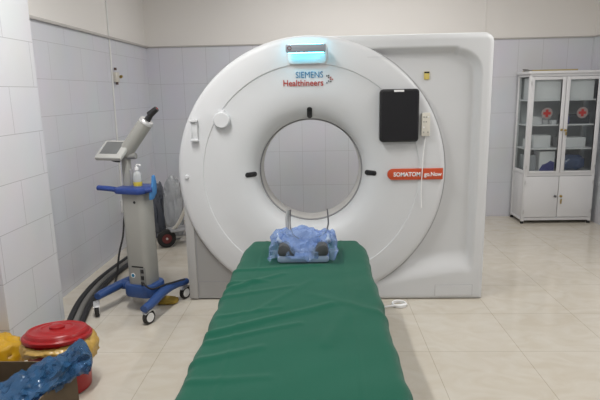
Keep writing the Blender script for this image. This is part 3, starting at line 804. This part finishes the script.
W(cx0, cx0 + pw, cy0 + pw, cy1 - pw, .04, .065, n='side_rail'); W(cx0, cx0 + pw, cy0 + pw, cy1 - pw, .595, .625, n='side_rail'); W(cx0, cx0 + pw, cy0 + pw, cy1 - pw, H - .03, H, n='side_rail')
W(cx0 + .012, cx0 + .016, cy0 + pw, cy1 - pw, .625, H - .03, n='side_pane', m='glass', bev=0); W(cx1 - .016, cx1 - .012, cy0 + pw, cy1 - pw, .625, H, n='side_pane', m='glass', bev=0)
SH = (.612, .890, 1.166, 1.450)
for z in SH: W(cx0 + .018, cx1 - .018, cy0 + .030, cy1 - .013, z - .009, z + .009, n='shelf')
W(cx0 + pw, cx1 - pw, cy0, cy0 + .02, .04, .075, n='rail'); W(cx0 + pw, cx1 - pw, cy0, cy0 + .02, .574, .616, n='rail'); W(cx0 + pw, cx1 - pw, cy0, cy0 + .02, H - .03, H, n='rail')
mid = (cx0 + cx1) / 2
def door(a, b_, upper):
    zb, zt = (.612, H - .034) if upper else (.080, .570)
    if not upper:
        d_ = MB().bounds(a, b_, cy0 - .010, cy0 + .008, zb, zt, .004).build('lower_door', M['cabwhite'], cab)
    else:
        m_ = MB(); s_ = .042
        m_.bounds(a, a + s_, cy0 - .010, cy0 + .012, zb, zt, .002); m_.bounds(b_ - s_, b_, cy0 - .010, cy0 + .012, zb, zt, .002)
        m_.bounds(a + s_, b_ - s_, cy0 - .010, cy0 + .012, zb, zb + s_ * .55, .002); m_.bounds(a + s_, b_ - s_, cy0 - .010, cy0 + .012, zt - s_ * .8, zt, .002)
        d_ = m_.build('glass_door', M['cabwhite'], cab)
        MB().bounds(a + s_ - .004, b_ - s_ + .004, cy0 - .001, cy0 + .003, zb + .02, zt - .02).build('pane', M['glass'], d_)
        e = MB(); ex, ez = (a + b_) / 2 + .005, 1.305
        e.lathe([(0, cy0 - .004), (.064, cy0 - .004), (.064, cy0 - .002), (0, cy0 - .002)], (ex, 0, ez), 'Y', 32); e.build('emblem', M['discp'], d_)
        e = MB(); e.bounds(ex - .042, ex + .042, cy0 - .0062, cy0 - .0042, ez - .015, ez + .015); e.bounds(ex - .015, ex + .015, cy0 - .0064, cy0 - .0040, ez - .042, ez + .042); e.build('red_cross', M['cross'], d_, smooth=False)
    for z in ((zb + .07, zt - .07)):
        hx = a + .004 if a < mid - .1 else b_ - .004
        MB().cyl((hx, cy0 - .016, z - .022), (hx, cy0 - .016, z + .022), .006, n=10).build('hinge', M['silver'], d_)
    return d_
for up in (True, False):
    dl = door(cx0 + .012, mid - .003, up); dr = door(mid + .003, cx1 - .012, up)
    if up:
        for dd, x, z in ((dl, mid - .022, 1.115), (dr, mid + .022, 1.108)): MB().cyl((x, cy0 - .03, z), (x, cy0 - .008, z), .013, n=14).build('lock', M['brass'], dd)
        MB().box((mid + .025, cy0 - .034, 1.072), (.014, .004, .04), .001).build('key', M['brass'], dr)
    else:
        MB().cyl((mid - .035, cy0 - .03, .335), (mid - .035, cy0 - .008, .335), .014, n=14).build('knob', M['steel'], dl)
        MB().cyl((mid + .03, cy0 - .03, .335), (mid + .03, cy0 - .008, .335), .014, n=14).build('lock', M['brass'], dr)
        MB().box((mid + .03, cy0 - .034, .275), (.016, .004, .055), .001).build('key', M['brass'], dr)
# contents
def cont(name, m, x0_, x1_, y0_, y1_, zb, h, label, cat, bev=.004, group=None):
    o = MB().bounds(x0_, x1_, y0_, y1_, zb + .0092, zb + h, bev).build(name, M[m]); return single(o, label, cat, group)
s0, s1, s2, s3 = SH
cont('file_box', 'boxw', 2.455, 2.78, 6.24, 6.50, s3, .255, 'wide white box filling the left of the cabinet top shelf', 'box')
cont('file_box', 'boxw', 2.825, 3.15, 6.24, 6.50, s3, .255, 'wide white box filling the right of the cabinet top shelf', 'box')
cont('carton', 'boxw', 2.47, 2.60, 6.27, 6.36, s2, .10, 'small white carton below the left red cross in the cabinet', 'box')
cont('carton', 'boxw', 2.62, 2.68, 6.30, 6.38, s2, .06, 'tiny white carton in the middle of the second cabinet shelf', 'box')
cont('carton', 'boxw', 2.71, 2.765, 6.26, 6.34, s2, .055, 'tiny white carton beside the door edge on the second cabinet shelf', 'box')
cont('instrument_case', 'darkbox', 2.86, 3.14, 6.27, 6.45, s2, .115, 'dark case on the second shelf behind the right red cross', 'case')
jr = MB().lathe([(0, .0), (.03, 0), (.032, .01), (.032, .08), (.022, .09), (.022, .10), (0, .10)], (2.865, 6.245, s2 + .0092), 'Z', 20).build('jar', M['boxb'])
single(jr, 'small dark blue jar left of the dark case in the cabinet', 'jar')
cont('carton', 'boxw', 2.52, 2.72, 6.28, 6.44, s1, .155, 'grey-white carton on the third shelf behind the left door', 'box')
cont('carton', 'boxw', 2.45, 2.505, 6.30, 6.42, s1, .11, 'narrow white carton left of the grey-white carton in the cabinet', 'box')
lb_ = cont('carton', 'boxw', 2.83, 3.12, 6.27, 6.46, s1, .125, 'long white carton on the third shelf behind the right door', 'box')
tbx = thing('medicine_carton', 'white carton with dark blue printed corner on the lowest glass shelf', 'box', (2.70, 6.36, s0 + .0092))
MB().bounds(2.60, 2.78, 6.27, 6.45, s0 + .0092, s0 + .245, .004).build('carton', M['boxw'], tbx)
MB().prism([(2.605, s0 + .012), (2.775, s0 + .012), (2.775, s0 + .115), (2.73, s0 + .135), (2.68, s0 + .10), (2.64, s0 + .09), (2.605, s0 + .03)], 'Y', 6.268, 6.272).build('printed_corner', M['boxb'], tbx)
cont('carton', 'clearbag', 2.44, 2.57, 6.29, 6.45, s0, .20, 'grey film-wrapped carton left of the blue-cornered carton', 'box')
nb = MB(); nb.blob((3.0, 6.38, s0 + .10), (.16, .11, .095), .22, 2, 21, 4, squash=-.088)
single(nb.build('instrument_bag', M['navy'], ang=70), 'dark blue crumpled bag on the lowest glass shelf at right', 'bag')
# flat carton on top
tp = MB(); tp.prism([(6.26, 1.7782), (6.54, 1.7782), (6.54, 1.789), (6.26, 1.796)], 'X', 2.44, 2.96)
single(tp.build('flat_carton', mat('flat_carton_straw', (.42, .34, .17), .8), smooth=False), 'flattened straw-coloured carton lying on top of the cabinet', 'carton')
tp = MB(); tp.prism([(6.21, 1.7782), (6.34, 1.7782), (6.40, 1.807), (6.39, 1.810), (6.30, 1.797), (6.21, 1.783)], 'X', 2.385, 2.435, 0)
single(tp.build('paper_sheaf', M['hose2'], smooth=False), 'dark sheaf of papers at the left end of the cabinet top', 'papers')

# ------------------------------------------------------------------ lamps and added fill lights
def area(name, loc, sx, sy, power, color=(1, .97, .93), rot=(0, 0, 0)):
    l = bpy.data.lights.new(name, 'AREA'); l.shape = 'RECTANGLE'; l.size = sx; l.size_y = sy; l.energy = power; l.color = color
    o = bpy.data.objects.new(name, l); col.objects.link(o); o.location = loc; o.rotation_euler = rot
    return o
area('tube_lamp_left', (-1.0, 2.5, 3.1), .12, 1.2, 46, (1, .985, .96))
area('tube_lamp_right', (2.3, 3.2, 3.1), .12, 1.2, 36, (1, .985, .96))
area('fill_light_near', (.8, -.4, 3.1), .12, 1.2, 40, (1, .985, .96))  # added fill above the camera, evens out the gantry face; no real fixture
area('fill_light_far', (.4, 5.4, 3.1), 2.4, .12, 27, (1, .985, .96))  # unseen fill added beyond the gantry to brighten the walls
w = bpy.data.worlds.new('World'); scene.world = w; w.use_nodes = True
w.node_tree.nodes['Background'].inputs[0].default_value = (.5, .52, .55, 1); w.node_tree.nodes['Background'].inputs[1].default_value = .2

# ------------------------------------------------------------------ camera
cam = bpy.data.cameras.new('camera'); co = bpy.data.objects.new('camera', cam); col.objects.link(co)
cam.sensor_width = 36; cam.lens = 525 * 36 / 600; cam.clip_start = .05
p_, y_, r_ = R(11.6), R(2.2), R(1.2)
fw = Vector((-math.sin(y_) * math.cos(p_), math.cos(y_) * math.cos(p_), -math.sin(p_)))
rg = Vector((math.cos(y_), math.sin(y_), 0)); up = rg.cross(fw)
r2 = math.cos(r_) * rg - math.sin(r_) * up; u2 = math.sin(r_) * rg + math.cos(r_) * up
co.matrix_world = Matrix(((r2.x, u2.x, -fw.x, 0), (r2.y, u2.y, -fw.y, 0), (r2.z, u2.z, -fw.z, 1.6), (0, 0, 0, 1)))
scene.camera = co
scene.view_settings.view_transform = 'Standard'; scene.view_settings.look = 'None'
scene.view_settings.exposure = 0.15; scene.view_settings.gamma = 1
